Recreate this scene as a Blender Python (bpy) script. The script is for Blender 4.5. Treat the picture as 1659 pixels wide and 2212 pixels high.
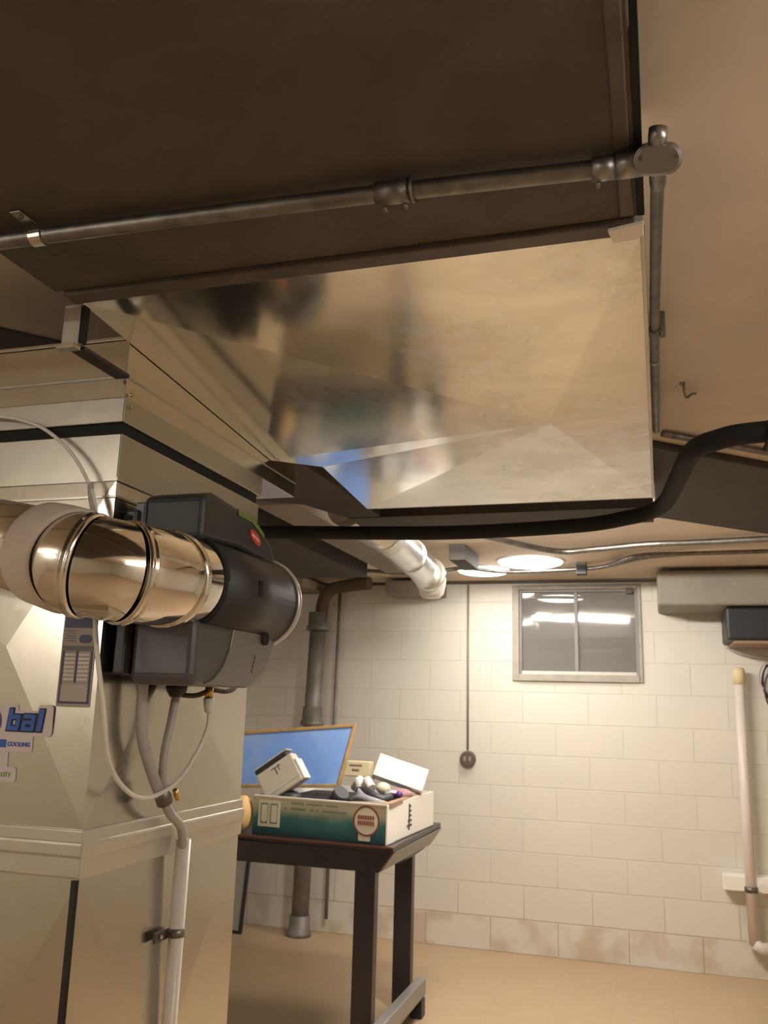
import bpy, bmesh, math, random
from mathutils import Vector, Matrix
for o in list(bpy.data.objects): bpy.data.objects.remove(o)
S = bpy.context.scene; C = S.collection; PI = math.pi
random.seed(4)

# ------------------------------------------------------------ camera
cd = bpy.data.cameras.new('camera'); cam = bpy.data.objects.new('camera', cd); C.objects.link(cam)
cd.sensor_fit = 'VERTICAL'; cd.sensor_height = 24.0; cd.sensor_width = 18.0
cd.lens = 24.0 * 1903.07 / 2212.0; cd.clip_start = 0.05
def _n(v): return Vector(v).normalized()
_Y = _n((1430 - 829.5, -(1545 - 1106), -1903.07)); _X = -_n((-5380 - 829.5, -(1350 - 1106), -1903.07))
_X = (_X - _Y * _X.dot(_Y)).normalized(); _Z = _X.cross(_Y)
cam.matrix_world = Matrix.Translation((0, 0, 1.5)) @ Matrix((_X, _Y, _Z)).to_4x4()
cd.dof.use_dof = True; cd.dof.focus_distance = 1.6; cd.dof.aperture_fstop = 7.0
S.camera = cam

# ------------------------------------------------------------ world, lights, exposure
w = bpy.data.worlds.new('world'); S.world = w; w.use_nodes = True
w.node_tree.nodes['Background'].inputs[0].default_value = (0.9, 0.8, 0.65, 1)
w.node_tree.nodes['Background'].inputs[1].default_value = 0.02
S.view_settings.view_transform = 'Standard'; S.view_settings.look = 'None'
S.view_settings.gamma = 1; S.view_settings.use_curve_mapping = False
S.view_settings.exposure = 1.45
LAMP_BACK = 9.0      # the two round ceiling lights near the far wall
LAMP_NEAR = 14.5       # the strip lights behind the photographer, the corner one added
LAMP_COL = (1.0, 0.945, 0.87, 1)

# ------------------------------------------------------------ materials
def mat(name, col=(.5, .5, .5), rough=.5, metal=0., bump=0., bscale=40., var=0., vscale=5., col2=None, emit=None, estr=0., spec=None, aniso=0.):
    m = bpy.data.materials.new(name); m.use_nodes = True
    nt = m.node_tree; b = nt.nodes['Principled BSDF']; N = nt.nodes; L = nt.links
    b.inputs['Base Color'].default_value = (*col, 1); b.inputs['Roughness'].default_value = rough
    b.inputs['Metallic'].default_value = metal
    if spec is not None: b.inputs['Specular IOR Level'].default_value = spec
    if aniso: b.inputs['Anisotropic'].default_value = aniso
    if emit: b.inputs['Emission Color'].default_value = emit; b.inputs['Emission Strength'].default_value = estr
    tc = N.new('ShaderNodeTexCoord')
    if var or col2:
        n = N.new('ShaderNodeTexNoise'); n.inputs['Scale'].default_value = vscale; n.inputs['Detail'].default_value = 6
        L.new(tc.outputs['Object'], n.inputs['Vector'])
        mx = N.new('ShaderNodeMix'); mx.data_type = 'RGBA'
        c2 = col2 or tuple(c * (1 - var) for c in col)
        mx.inputs['A'].default_value = (*col, 1); mx.inputs['B'].default_value = (*c2, 1)
        r = N.new('ShaderNodeMapRange'); r.inputs['From Min'].default_value = .38; r.inputs['From Max'].default_value = .65
        L.new(n.outputs['Fac'], r.inputs['Value']); L.new(r.outputs[0], mx.inputs['Factor'])
        L.new(mx.outputs['Result'], b.inputs['Base Color'])
    if bump:
        n2 = N.new('ShaderNodeTexNoise'); n2.inputs['Scale'].default_value = bscale; n2.inputs['Detail'].default_value = 4
        L.new(tc.outputs['Object'], n2.inputs['Vector'])
        bp = N.new('ShaderNodeBump'); bp.inputs['Strength'].default_value = bump; bp.inputs['Distance'].default_value = .01
        L.new(n2.outputs['Fac'], bp.inputs['Height']); L.new(bp.outputs[0], b.inputs['Normal'])
    return m

def wall_material():
    m = bpy.data.materials.new('painted_block'); m.use_nodes = True
    N = m.node_tree.nodes; L = m.node_tree.links; b = N['Principled BSDF']
    b.inputs['Roughness'].default_value = .55
    tc = N.new('ShaderNodeTexCoord'); sp = N.new('ShaderNodeSeparateXYZ'); cb = N.new('ShaderNodeCombineXYZ')
    L.new(tc.outputs['Object'], sp.inputs[0])
    ad = N.new('ShaderNodeMath'); ad.operation = 'ADD'; L.new(sp.outputs['X'], ad.inputs[0]); L.new(sp.outputs['Y'], ad.inputs[1])
    L.new(ad.outputs[0], cb.inputs[0]); L.new(sp.outputs['Z'], cb.inputs[1])
    nd = N.new('ShaderNodeTexNoise'); nd.inputs['Scale'].default_value = 3.0; L.new(tc.outputs['Object'], nd.inputs['Vector'])
    br = N.new('ShaderNodeTexBrick'); br.offset = .5
    for k, v in (('Scale', 1.), ('Mortar Size', .0045), ('Mortar Smooth', .9), ('Brick Width', .43), ('Row Height', .203)): br.inputs[k].default_value = v
    br.inputs['Color1'].default_value = (.72, .68, .60, 1); br.inputs['Color2'].default_value = (.70, .66, .58, 1)
    br.inputs['Mortar'].default_value = (.62, .58, .50, 1)
    L.new(cb.outputs[0], br.inputs['Vector'])
    # rust and damp stains on the lowest course
    st = N.new('ShaderNodeTexNoise'); st.inputs['Scale'].default_value = 5; st.inputs['Detail'].default_value = 6
    L.new(tc.outputs['Object'], st.inputs['Vector'])
    r1 = N.new('ShaderNodeMapRange'); r1.inputs['From Min'].default_value = .215; r1.inputs['From Max'].default_value = .19; L.new(sp.outputs['Z'], r1.inputs['Value'])
    r2 = N.new('ShaderNodeMapRange'); r2.inputs['From Min'].default_value = .44; r2.inputs['From Max'].default_value = .6; L.new(st.outputs['Fac'], r2.inputs['Value'])
    mu = N.new('ShaderNodeMath'); mu.operation = 'MULTIPLY'; L.new(r1.outputs[0], mu.inputs[0]); L.new(r2.outputs[0], mu.inputs[1])
    mu1 = N.new('ShaderNodeMath'); mu1.operation = 'MULTIPLY'; mu1.inputs[1].default_value = .6; L.new(mu.outputs[0], mu1.inputs[0])
    mx = N.new('ShaderNodeMix'); mx.data_type = 'RGBA'; mx.inputs['B'].default_value = (.47, .36, .21, 1)
    L.new(br.outputs['Color'], mx.inputs['A']); L.new(mu1.outputs[0], mx.inputs['Factor'])
    # rusty mortar lines low down
    r3 = N.new('ShaderNodeMapRange'); r3.inputs['From Min'].default_value = .5; r3.inputs['From Max'].default_value = .15; L.new(sp.outputs['Z'], r3.inputs['Value'])
    mu2 = N.new('ShaderNodeMath'); mu2.operation = 'MULTIPLY'; L.new(r3.outputs[0], mu2.inputs[0]); L.new(br.outputs['Fac'], mu2.inputs[1])
    mu3 = N.new('ShaderNodeMath'); mu3.operation = 'MULTIPLY'; mu3.inputs[1].default_value = .75; L.new(mu2.outputs[0], mu3.inputs[0])
    mx2 = N.new('ShaderNodeMix'); mx2.data_type = 'RGBA'; mx2.inputs['B'].default_value = (.42, .29, .12, 1)
    L.new(mx.outputs['Result'], mx2.inputs['A']); L.new(mu3.outputs[0], mx2.inputs['Factor'])
    L.new(mx2.outputs['Result'], b.inputs['Base Color'])
    inv = N.new('ShaderNodeMath'); inv.operation = 'SUBTRACT'; inv.inputs[0].default_value = 1; L.new(br.outputs['Fac'], inv.inputs[1])
    ad2 = N.new('ShaderNodeMath'); ad2.operation = 'MULTIPLY_ADD'; ad2.inputs[1].default_value = .25; L.new(nd.outputs['Fac'], ad2.inputs[0]); L.new(inv.outputs[0], ad2.inputs[2])
    bp = N.new('ShaderNodeBump'); bp.inputs['Strength'].default_value = .35; bp.inputs['Distance'].default_value = .006
    L.new(ad2.outputs[0], bp.inputs['Height']); L.new(bp.outputs[0], b.inputs['Normal'])
    return m

def floor_material():
    m = bpy.data.materials.new('tan_floor_tile'); m.use_nodes = True
    N = m.node_tree.nodes; L = m.node_tree.links; b = N['Principled BSDF']; b.inputs['Roughness'].default_value = .42
    tc = N.new('ShaderNodeTexCoord'); br = N.new('ShaderNodeTexBrick'); br.offset = 0
    for k, v in (('Scale', 1.), ('Mortar Size', .0025), ('Mortar Smooth', .4), ('Brick Width', .3048), ('Row Height', .3048)): br.inputs[k].default_value = v
    br.inputs['Color1'].default_value = (.56, .415, .265, 1); br.inputs['Color2'].default_value = (.54, .40, .255, 1); br.inputs['Mortar'].default_value = (.48, .35, .22, 1)
    L.new(tc.outputs['Object'], br.inputs['Vector'])
    n = N.new('ShaderNodeTexNoise'); n.inputs['Scale'].default_value = 4; n.inputs['Detail'].default_value = 6; L.new(tc.outputs['Object'], n.inputs['Vector'])
    mx = N.new('ShaderNodeMix'); mx.data_type = 'RGBA'; mx.blend_type = 'MULTIPLY'; mx.inputs['B'].default_value = (.86, .84, .80, 1)
    L.new(br.outputs['Color'], mx.inputs['A']); L.new(n.outputs['Fac'], mx.inputs['Factor']); L.new(mx.outputs['Result'], b.inputs['Base Color'])
    return m

def galv_material(name, base=(.66, .64, .57), rough=.2, stains=False, bump=.03):
    """galvanised sheet: metal with spangle bump; optional dried cream water marks"""
    m = bpy.data.materials.new(name); m.use_nodes = True
    N = m.node_tree.nodes; L = m.node_tree.links; b = N['Principled BSDF']
    b.inputs['Metallic'].default_value = 1; b.inputs['Base Color'].default_value = (*base, 1); b.inputs['Roughness'].default_value = rough
    tc = N.new('ShaderNodeTexCoord')
    n = N.new('ShaderNodeTexNoise'); n.inputs['Scale'].default_value = 2.2; n.inputs['Detail'].default_value = 3; L.new(tc.outputs['Object'], n.inputs['Vector'])
    bp = N.new('ShaderNodeBump'); bp.inputs['Strength'].default_value = bump * 6; bp.inputs['Distance'].default_value = .02
    L.new(n.outputs['Fac'], bp.inputs['Height']); L.new(bp.outputs[0], b.inputs['Normal'])
    v = N.new('ShaderNodeTexVoronoi'); v.inputs['Scale'].default_value = 70; L.new(tc.outputs['Object'], v.inputs['Vector'])
    mr = N.new('ShaderNodeMapRange'); mr.inputs['To Min'].default_value = rough * .9; mr.inputs['To Max'].default_value = rough * 1.15
    L.new(v.outputs['Color'], mr.inputs['Value']); L.new(mr.outputs[0], b.inputs['Roughness'])
    if stains:
        sp = N.new('ShaderNodeSeparateXYZ'); L.new(tc.outputs['Object'], sp.inputs[0])
        mp = N.new('ShaderNodeMapping'); mp.inputs['Scale'].default_value = (2.2, 3.2, 1); L.new(tc.outputs['Object'], mp.inputs[0])
        n3 = N.new('ShaderNodeTexNoise'); n3.inputs['Scale'].default_value = 1.6; n3.inputs['Detail'].default_value = 7; n3.inputs['Distortion'].default_value = .5
        L.new(mp.outputs[0], n3.inputs['Vector'])
        # the marks lie on the right-hand half of the sheet
        r = N.new('ShaderNodeMapRange'); r.inputs['From Min'].default_value = -.62; r.inputs['From Max'].default_value = -.35; L.new(sp.outputs['X'], r.inputs['Value'])
        r2 = N.new('ShaderNodeMapRange'); r2.inputs['From Min'].default_value = .40; r2.inputs['From Max'].default_value = .62; L.new(n3.outputs['Fac'], r2.inputs['Value'])
        a = N.new('ShaderNodeMath'); a.operation = 'MULTIPLY_ADD'; a.inputs[1].default_value = .30; a.inputs[2].default_value = .10; L.new(r2.outputs[0], a.inputs[0])
        mu = N.new('ShaderNodeMath'); mu.operation = 'MULTIPLY'; L.new(r.outputs[0], mu.inputs[0]); L.new(a.outputs[0], mu.inputs[1])
        d = N.new('ShaderNodeBsdfDiffuse')
        n4 = N.new('ShaderNodeTexNoise'); n4.inputs['Scale'].default_value = 7; n4.inputs['Detail'].default_value = 5; L.new(mp.outputs[0], n4.inputs['Vector'])
        cr = N.new('ShaderNodeValToRGB'); cr.color_ramp.elements[0].position = .40; cr.color_ramp.elements[0].color = (.86, .76, .54, 1)
        cr.color_ramp.elements[1].position = .58; cr.color_ramp.elements[1].color = (.94, .92, .86, 1); L.new(n4.outputs['Fac'], cr.inputs[0]); L.new(cr.outputs[0], d.inputs['Color'])
        ms = N.new('ShaderNodeMixShader'); L.new(mu.outputs[0], ms.inputs[0]); L.new(b.outputs[0], ms.inputs[1]); L.new(d.outputs[0], ms.inputs[2])
        L.new(ms.outputs[0], N['Material Output'].inputs['Surface'])
    return m

def printed_carton():
    m = bpy.data.materials.new('printed_carton'); m.use_nodes = True
    N = m.node_tree.nodes; L = m.node_tree.links; b = N['Principled BSDF']; b.inputs['Roughness'].default_value = .5
    tc = N.new('ShaderNodeTexCoord'); sp = N.new('ShaderNodeSeparateXYZ'); L.new(tc.outputs['Object'], sp.inputs[0])
    n = N.new('ShaderNodeTexNoise'); n.inputs['Scale'].default_value = 9; L.new(tc.outputs['Object'], n.inputs['Vector'])
    a = N.new('ShaderNodeMath'); a.operation = 'MULTIPLY_ADD'; a.inputs[1].default_value = .05; L.new(n.outputs['Fac'], a.inputs[0]); L.new(sp.outputs['Z'], a.inputs[2])
    cr = N.new('ShaderNodeValToRGB'); e = cr.color_ramp.elements
    r = N.new('ShaderNodeMapRange'); r.inputs['From Max'].default_value = .2; L.new(a.outputs[0], r.inputs['Value']); L.new(r.outputs[0], cr.inputs[0])
    e[0].position = .18; e[0].color = (.008, .06, .075, 1); e[1].position = .95; e[1].color = (.55, .50, .36, 1)
    k = cr.color_ramp.elements.new(.50); k.color = (.03, .16, .15, 1); k = cr.color_ramp.elements.new(.74); k.color = (.42, .42, .30, 1)
    L.new(cr.outputs[0], b.inputs['Base Color']); return m

M = dict(
    block=wall_material(), floor=floor_material(),
    ceiling=mat('ceiling_plaster', (.70, .59, .46), .9, bump=.15, bscale=14, var=.12, vscale=2.5),
    brown=mat('dark_brown_board', (.10, .082, .062), .62, bump=.12, bscale=60, col2=(.072, .056, .040), vscale=7),
    brown2=mat('dark_brown_edge', (.10, .078, .055), .5, var=.3, vscale=12),
    darkbox=mat('dark_duct_paint', (.045, .036, .028), .7, var=.2),
    galv=galv_material('galvanised_sheet'), galv_stained=galv_material('galvanised_sheet_water_marked', (.86, .855, .82), rough=.13, stains=True, bump=.02),
    galv_matte=galv_material('galvanised_sheet_dull', (.48, .46, .40), .33, bump=.02),
    furnace=galv_material('furnace_sheet', (.66, .64, .57), .20, bump=.008),
    bright=galv_material('bright_pipe_steel', (.80, .77, .71), .10, bump=.01),
    conduit=mat('conduit_steel', (.27, .25, .225), .46, 1., bump=.08, bscale=80, var=.35, vscale=30),
    castmetal=mat('cast_conduit_fitting', (.34, .33, .33), .38, 1., bump=.1, bscale=60),
    tape=mat('foil_tape', (.62, .58, .50), .35, .55, bump=.15, bscale=25),
    whitetape=mat('pale_mastic_tape', (.62, .53, .44), .7, bump=.2, bscale=30, var=.06),
    black=mat('black_foam', (.006, .006, .006), .8, bump=.2), blackp=mat('black_plastic', (.02, .02, .022), .4),
    charcoal=mat('charcoal_plastic', (.032, .030, .030), .48, bump=.05, bscale=300),
    greyp=mat('grey_plastic', (.082, .08, .083), .35), silverp=mat('silver_grey_plastic', (.22, .21, .20), .3, .3),
    rim=mat('silver_rim', (.55, .54, .54), .3, .6),
    green=mat('green_stripe', (.14, .20, .035), .5), red=mat('red_badge', (.55, .06, .03), .4), pale=mat('pale_print', (.8, .5, .42), .5),
    brass=mat('brass', (.75, .45, .12), .3, 1.), tubew=mat('white_tube', (.72, .68, .62), .4), tubeg=mat('grey_vinyl_tube', (.42, .39, .36), .4),
    pvc=mat('white_pvc', (.78, .72, .66), .35), clear=mat('clear_pale_pipe', (.55, .60, .55), .3),
    pinkpvc=mat('old_white_pipe', (.78, .70, .64), .4, var=.08), yellowed=mat('yellowed_cap', (.75, .63, .38), .5),
    iron=mat('cast_iron_stack', (.26, .24, .215), .5, .3, bump=.4, bscale=30, var=.35, vscale=8), lag=mat('brown_wrap', (.10, .07, .045), .9, bump=.8, bscale=40),
    tabletop=mat('dark_table_laminate', (.018, .013, .014), .3), tablered=mat('red_brown_table_edge', (.12, .035, .02), .5), tableg=mat('grey_foot_and_lit_edge', (.30, .29, .28), .35, .3),
    carton=printed_carton(), cartonw=mat('white_carton', (.90, .87, .80), .6), cartond=mat('carton_inside', (.30, .22, .15), .8), ink=mat('dark_ink', (.05, .05, .06), .6),
    inkred=mat('dark_red_ink', (.25, .06, .05), .6), inkgreen=mat('green_grey_ink', (.12, .18, .14), .6), cream=mat('cream_print', (.70, .66, .52), .6),
    wood=mat('picture_frame_wood', (.56, .36, .15), .5, var=.25, vscale=20),
    blue=mat('blue_picture', (.22, .42, .95), .35, col2=(.38, .58, 1.0), vscale=5),
    white=mat('white_plastic', (.82, .79, .73), .4), whitebox=mat('white_box', (.86, .83, .78), .5), creambox=mat('cream_box', (.80, .67, .42), .6), beige=mat('beige_casing', (.62, .57, .47), .5),
    junk1=mat('junk_charcoal', (.03, .03, .035), .5), junk2=mat('junk_grey', (.22, .22, .23), .5), junk3=mat('junk_brown', (.30, .19, .12), .6), junk4=mat('junk_mauve', (.30, .17, .18), .6),
    bag=mat('yellow_paper', (.72, .48, .20), .6, bump=.6, bscale=15),
    frame=mat('painted_window_frame', (.40, .365, .31), .5, var=.2, vscale=12), sash=mat('grey_window_sash', (.24, .225, .20), .5), sashw=mat('pale_window_sash', (.60, .57, .51), .5),
    greyduct=mat('grey_painted_duct', (.26, .225, .18), .6, var=.15), acblack=mat('black_unit_case', (.012, .013, .014), .5), wire=mat('dark_wire', (.03, .03, .05), .5), wirel=mat('pale_wire', (.45, .42, .38), .5),
    outlet=mat('brown_outlet', (.13, .09, .07), .4), cordm=mat('grey_cord', (.30, .26, .22), .6), socket=mat('outlet_slots', (.02, .015, .01), .5),
    foil=mat('wrinkled_foil', (.72, .72, .72), .28, 1., bump=.7, bscale=14), boot=mat('lamp_whitened_boot', (.85, .84, .80), .4),
    label=mat('dusty_label', (.36, .31, .26), .5), labelblue=mat('label_dark_blue', (.045, .05, .12), .5), labelgrey=mat('label_grey_band', (.13, .125, .125), .5), labelline=mat('label_pale', (.62, .56, .50), .5), labelpanel=mat('label_panel', (.44, .38, .33), .5),
    stickw=mat('sticker_white', (.70, .62, .64), .4), stickk=mat('sticker_black', (.008, .008, .02), .4), stickb=mat('sticker_blue', (.04, .13, .48), .4), stickp=mat('sticker_purple', (.11, .03, .22), .4), stickg=mat('sticker_green', (.12, .40, .05), .4), stickt=mat('sticker_small_blue', (.10, .13, .50), .4),
    mirror=mat('grey_panel', (.30, .28, .25), .25), lamp=mat('lamp_diffuser', (1, 1, 1), .5, emit=LAMP_COL, estr=LAMP_BACK), lampn=mat('strip_diffuser', (1, 1, 1), .5, emit=LAMP_COL, estr=LAMP_NEAR), lampr=mat('right_tube', (1, 1, 1), .5, emit=LAMP_COL, estr=LAMP_NEAR * 1.9), lampt=mat('hidden_tube', (1, 1, 1), .5, emit=LAMP_COL, estr=LAMP_BACK * 14.0), lampbase=mat('lamp_base', (.8, .8, .78), .5),
    steel=mat('strap_steel', (.62, .58, .50), .25, 1.), whiteflake=mat('pale_tab', (.95, .90, .80), .5),
)
def glass_mat():
    m = mat('window_glass', (.20, .195, .18), .035, bump=.006, bscale=3); m.node_tree.nodes['Principled BSDF'].inputs['Specular IOR Level'].default_value = .9
    return m
M['glass'] = glass_mat()

# ------------------------------------------------------------ mesh helpers
def NB(): return bmesh.new()
def add_box(bm, x0, x1, y0, y1, z0, z1, mtx=None):
    vs = [bm.verts.new((x, y, z)) for x in (x0, x1) for y in (y0, y1) for z in (z0, z1)]
    for f in ((0, 1, 3, 2), (4, 6, 7, 5), (0, 4, 5, 1), (2, 3, 7, 6), (0, 2, 6, 4), (1, 5, 7, 3)): bm.faces.new([vs[i] for i in f])
    if mtx: bmesh.ops.transform(bm, matrix=mtx, verts=vs)
    return vs
def smooth_path(pts, n=8):
    P = [Vector(p) for p in pts]
    if len(P) < 3: return P
    out = []; Q = [P[0]] + P + [P[-1]]
    for i in range(len(P) - 1):
        a, b, c, d = Q[i:i + 4]
        for k in range(n):
            t = k / n
            out.append(.5 * ((2 * b) + (c - a) * t + (2 * a - 5 * b + 4 * c - d) * t * t + (3 * b - a - 3 * c + d) * t ** 3))
    return out + [P[-1]]
def add_tube(bm, pts, r, n=20, cap=True, smooth=False, k=8):
    """tube through pts; r a number or one radius per point"""
    P = smooth_path(pts, k) if smooth else [Vector(p) for p in pts]
    R = r if isinstance(r, (list, tuple)) else [r] * len(P)
    T = []
    for i in range(len(P)):
        a = P[max(i - 1, 0)]; b = P[min(i + 1, len(P) - 1)]; T.append((b - a).normalized())
    up = Vector((0, 0, 1)) if abs(T[0].z) < .9 else Vector((1, 0, 0))
    u = T[0].cross(up).normalized(); rings = []
    for i, p in enumerate(P):
        u = (u - T[i] * u.dot(T[i])).normalized(); v = T[i].cross(u)
        rings.append([bm.verts.new(p + (u * math.cos(2 * PI * j / n) + v * math.sin(2 * PI * j / n)) * R[i]) for j in range(n)])
    for a, b in zip(rings, rings[1:]):
        for j in range(n): bm.faces.new((a[j], a[(j + 1) % n], b[(j + 1) % n], b[j])).smooth = True
    if cap: bm.faces.new(rings[0][::-1]); bm.faces.new(rings[-1])
def add_prism(bm, poly, axis, a, b):
    """poly in the plane across axis, extruded from a to b"""
    def q(p, t): return {'x': (t, p[0], p[1]), 'y': (p[0], t, p[1]), 'z': (p[0], p[1], t)}[axis]
    A = [bm.verts.new(q(p, a)) for p in poly]; B = [bm.verts.new(q(p, b)) for p in poly]; n = len(poly)
    bm.faces.new(A[::-1]); bm.faces.new(B)
    for i in range(n): bm.faces.new((A[i], A[(i + 1) % n], B[(i + 1) % n], B[i]))
def rrect(x0, x1, z0, z1, r, n=6):
    out = []
    for cx, cz, a0 in ((x1 - r, z1 - r, 0), (x0 + r, z1 - r, 90), (x0 + r, z0 + r, 180), (x1 - r, z0 + r, 270)):
        for k in range(n + 1):
            a = math.radians(a0 + 90 * k / n); out.append((cx + r * math.cos(a), cz + r * math.sin(a)))
    return out
def obj(name, bm, m, parent=None, bevel=0., smooth=False, seg=2):
    bmesh.ops.recalc_face_normals(bm, faces=bm.faces[:])
    me = bpy.data.meshes.new(name); bm.to_mesh(me); bm.free()
    o = bpy.data.objects.new(name, me); C.objects.link(o); me.materials.append(M[m] if isinstance(m, str) else m)
    if smooth:
        for p in me.polygons: p.use_smooth = True
    if bevel:
        md = o.modifiers.new('bevel', 'BEVEL'); md.width = bevel; md.segments = seg; md.limit_method = 'ANGLE'; md.angle_limit = math.radians(40)
    if parent is not None:
        o.parent = parent; o.matrix_parent_inverse = Matrix.Translation(-parent.location)
    return o
def box(name, b, m, parent=None, bevel=0., mtx=None):
    bm = NB(); add_box(bm, *b, mtx=mtx); return obj(name, bm, m, parent, bevel)
def tube(name, pts, r, m, parent=None, **k):
    bm = NB(); add_tube(bm, pts, r, **k); return obj(name, bm, m, parent)
def tag(o, label, cat, group=None, kind=None):
    o['label'] = label; o['category'] = cat
    if group: o['group'] = group
    if kind: o['kind'] = kind
    return o
def thing(name, label, cat, loc=(0, 0, 0), group=None):
    o = bpy.data.objects.new(name, None); C.objects.link(o); o.location = loc; o.empty_display_size = .05
    return tag(o, label, cat, group)
def struct(o): o['kind'] = 'structure'; return o
def text_mesh(name, body, size, m, loc, rot, parent=None, depth=.0004, shear=0., bold=0.):
    c = bpy.data.curves.new(name + '_curve', 'FONT'); c.body = body; c.size = size; c.extrude = depth; c.shear = shear; c.offset = bold
    t = bpy.data.objects.new(name + '_t', c); C.objects.link(t); bpy.context.view_layer.update()
    me = bpy.data.meshes.new_from_object(t.evaluated_get(bpy.context.evaluated_depsgraph_get()))
    bpy.data.objects.remove(t); me.name = name; me.materials.clear(); me.materials.append(M[m])
    me.transform(Matrix.Translation(loc) @ rot)
    o = bpy.data.objects.new(name, me); C.objects.link(o)
    if parent is not None: o.parent = parent; o.matrix_parent_inverse = Matrix.Translation(-parent.location)
    return o
RX90 = Matrix.Rotation(PI / 2, 4, 'X')     # text that faces -y

# ------------------------------------------------------------ the room
XL, XR, YF, YB, H = -3.4, 2.6, -2.6, 6.05, 2.38
struct(box('floor', (XL - .1, XR + .1, YF - .1, YB + .1, -.1, 0), 'floor'))
struct(box('ceiling', (XL - .1, XR + .1, YF - .1, YB + .1, H, H + .1), 'ceiling'))
WX0, WX1, WZ0, WZ1 = -.955, -.105, 1.70, 2.345       # window opening in the back wall
bm = NB()
for b in ((XL, WX0, YB, YB + .1, 0, H), (WX1, XR, YB, YB + .1, 0, H), (WX0, WX1, YB, YB + .1, 0, WZ0), (WX0, WX1, YB, YB + .1, WZ1, H)): add_box(bm, *b)
struct(obj('wall_back', bm, 'block'))
struct(box('wall_left', (XL - .1, XL, YF, YB, 0, H), 'block'))
struct(box('wall_right', (XR, XR + .1, YF, YB, 0, H), 'block'))
struct(box('wall_front', (XL, XR, YF - .1, YF, 0, H), 'block'))
struct(box('trim_1', (XL, XR, YB - .02, YB, H - .02, H), 'brown2'))       # dark line where wall meets ceiling

# window with two panes
wn = bpy.data.objects.new('window_1', None); C.objects.link(wn); wn.location = (-.53, YB, WZ0); struct(wn)
bm = NB(); T = .045
for b in ((WX0, WX0 + T, 6.035, 6.12, WZ0, WZ1), (WX1 - T * .5, WX1, 6.035, 6.12, WZ0, WZ1), (WX0 + T, WX1 - T * .5, 6.035, 6.12, WZ1 - .03, WZ1), (WX0 + T, WX1 - T * .5, 6.025, 6.12, WZ0, WZ0 + .045)): add_box(bm, *b)
obj('window_frame', bm, 'frame', wn, .004)
bm = NB(); a0, a1, c0, c1 = WX0 + T, WX1 - T * .5, WZ0 + .045, WZ1 - .03
for b in ((a0, a0 + .018, 6.05, 6.075, c0, c1), (a1 - .018, a1, 6.05, 6.075, c0, c1), (a0 + .018, a1 - .018, 6.05, 6.075, c1 - .018, c1)): add_box(bm, *b)
obj('window_sash', bm, 'sash', wn, .002)
box('sash_rail', (a0 + .018, a1 - .018, 6.045, 6.075, c0, c0 + .022), 'sashw', wn, .002)
mid = -.528; box('mullion', (mid - .012, mid + .012, 6.05, 6.075, c0 + .022, c1 - .018), 'sash', wn, .002)
def pane(x0, x1, tilt, yaw):
    cx, cz = (x0 + x1) / 2, (c0 + c1) / 2
    mt = Matrix.Translation((cx, 6.072, cz)) @ Matrix.Rotation(math.radians(yaw), 4, 'Z') @ Matrix.Rotation(math.radians(tilt), 4, 'X')
    box('pane', (-(x1 - x0) / 2, (x1 - x0) / 2, -.002, .002, -(c1 - c0) / 2, (c1 - c0) / 2), 'glass', wn, mtx=mt)
pane(a0 + .01, mid - .005, 0, 0); pane(mid + .005, a1 - .01, .15, .3)
box('latch', (a1 - .07, a1 - .03, 6.03, 6.05, c1 - .035, c1 + .005), 'brown2', wn, .003)

# ------------------------------------------------------------ lamps
def round_light(x, y, r, label, grp):
    t = thing('ceiling_light', label, 'light', (x, y, H), grp)
    tube('light_base', [(x, y, H), (x, y, H - .012)], r * 1.02, 'lampbase', t, n=40)
    bm = NB(); add_tube(bm, [(x, y, H - .012), (x, y, H - .020), (x, y, H - .030), (x, y, H - .036)], [r, r * .97, r * .8, r * .45], n=40); obj('diffuser', bm, 'lamp', t)
round_light(-1.05, 5.50, .165, 'glowing round ceiling light nearer the far wall, left of the two', 'round ceiling lights by the far wall')
round_light(-.715, 5.21, .19, 'glowing round ceiling light nearer the camera, right of the two', 'round ceiling lights by the far wall')
def strip_light(a, b, drop, label, m='lampn'):
    a, b = Vector((*a, H)), Vector((*b, H)); d = (b - a).normalized(); t = thing('strip_light', label, 'light', tuple((a + b) / 2))
    tube('fluorescent_tube', [a - Vector((0, 0, drop)), b - Vector((0, 0, drop))], .019, m, t, n=16)
    for p in (a + d * .02, b - d * .02): tube('end_holder', [p, p - Vector((0, 0, drop + .02))], .012, 'lampbase', t, n=10)
strip_light((-2.7, -.8), (-1.5, -.8), .16, 'bare strip light on the ceiling behind and left of the photographer')
strip_light((1.3, .0), (1.3, 1.2), .22, 'bare strip light on the ceiling to the right of the photographer', 'lampr')
strip_light((-3.25, -2.45), (-2.2, -2.45), .30, 'added strip light brightening the unseen corner behind the photographer')  # added lamp: washes the corner that the creased furnace front mirrors
strip_light((-1.10, 3.97), (-.25, 3.53), .03, 'bare strip light on ceiling behind the crossing dark duct, mirrored in window', 'lampt')

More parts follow.
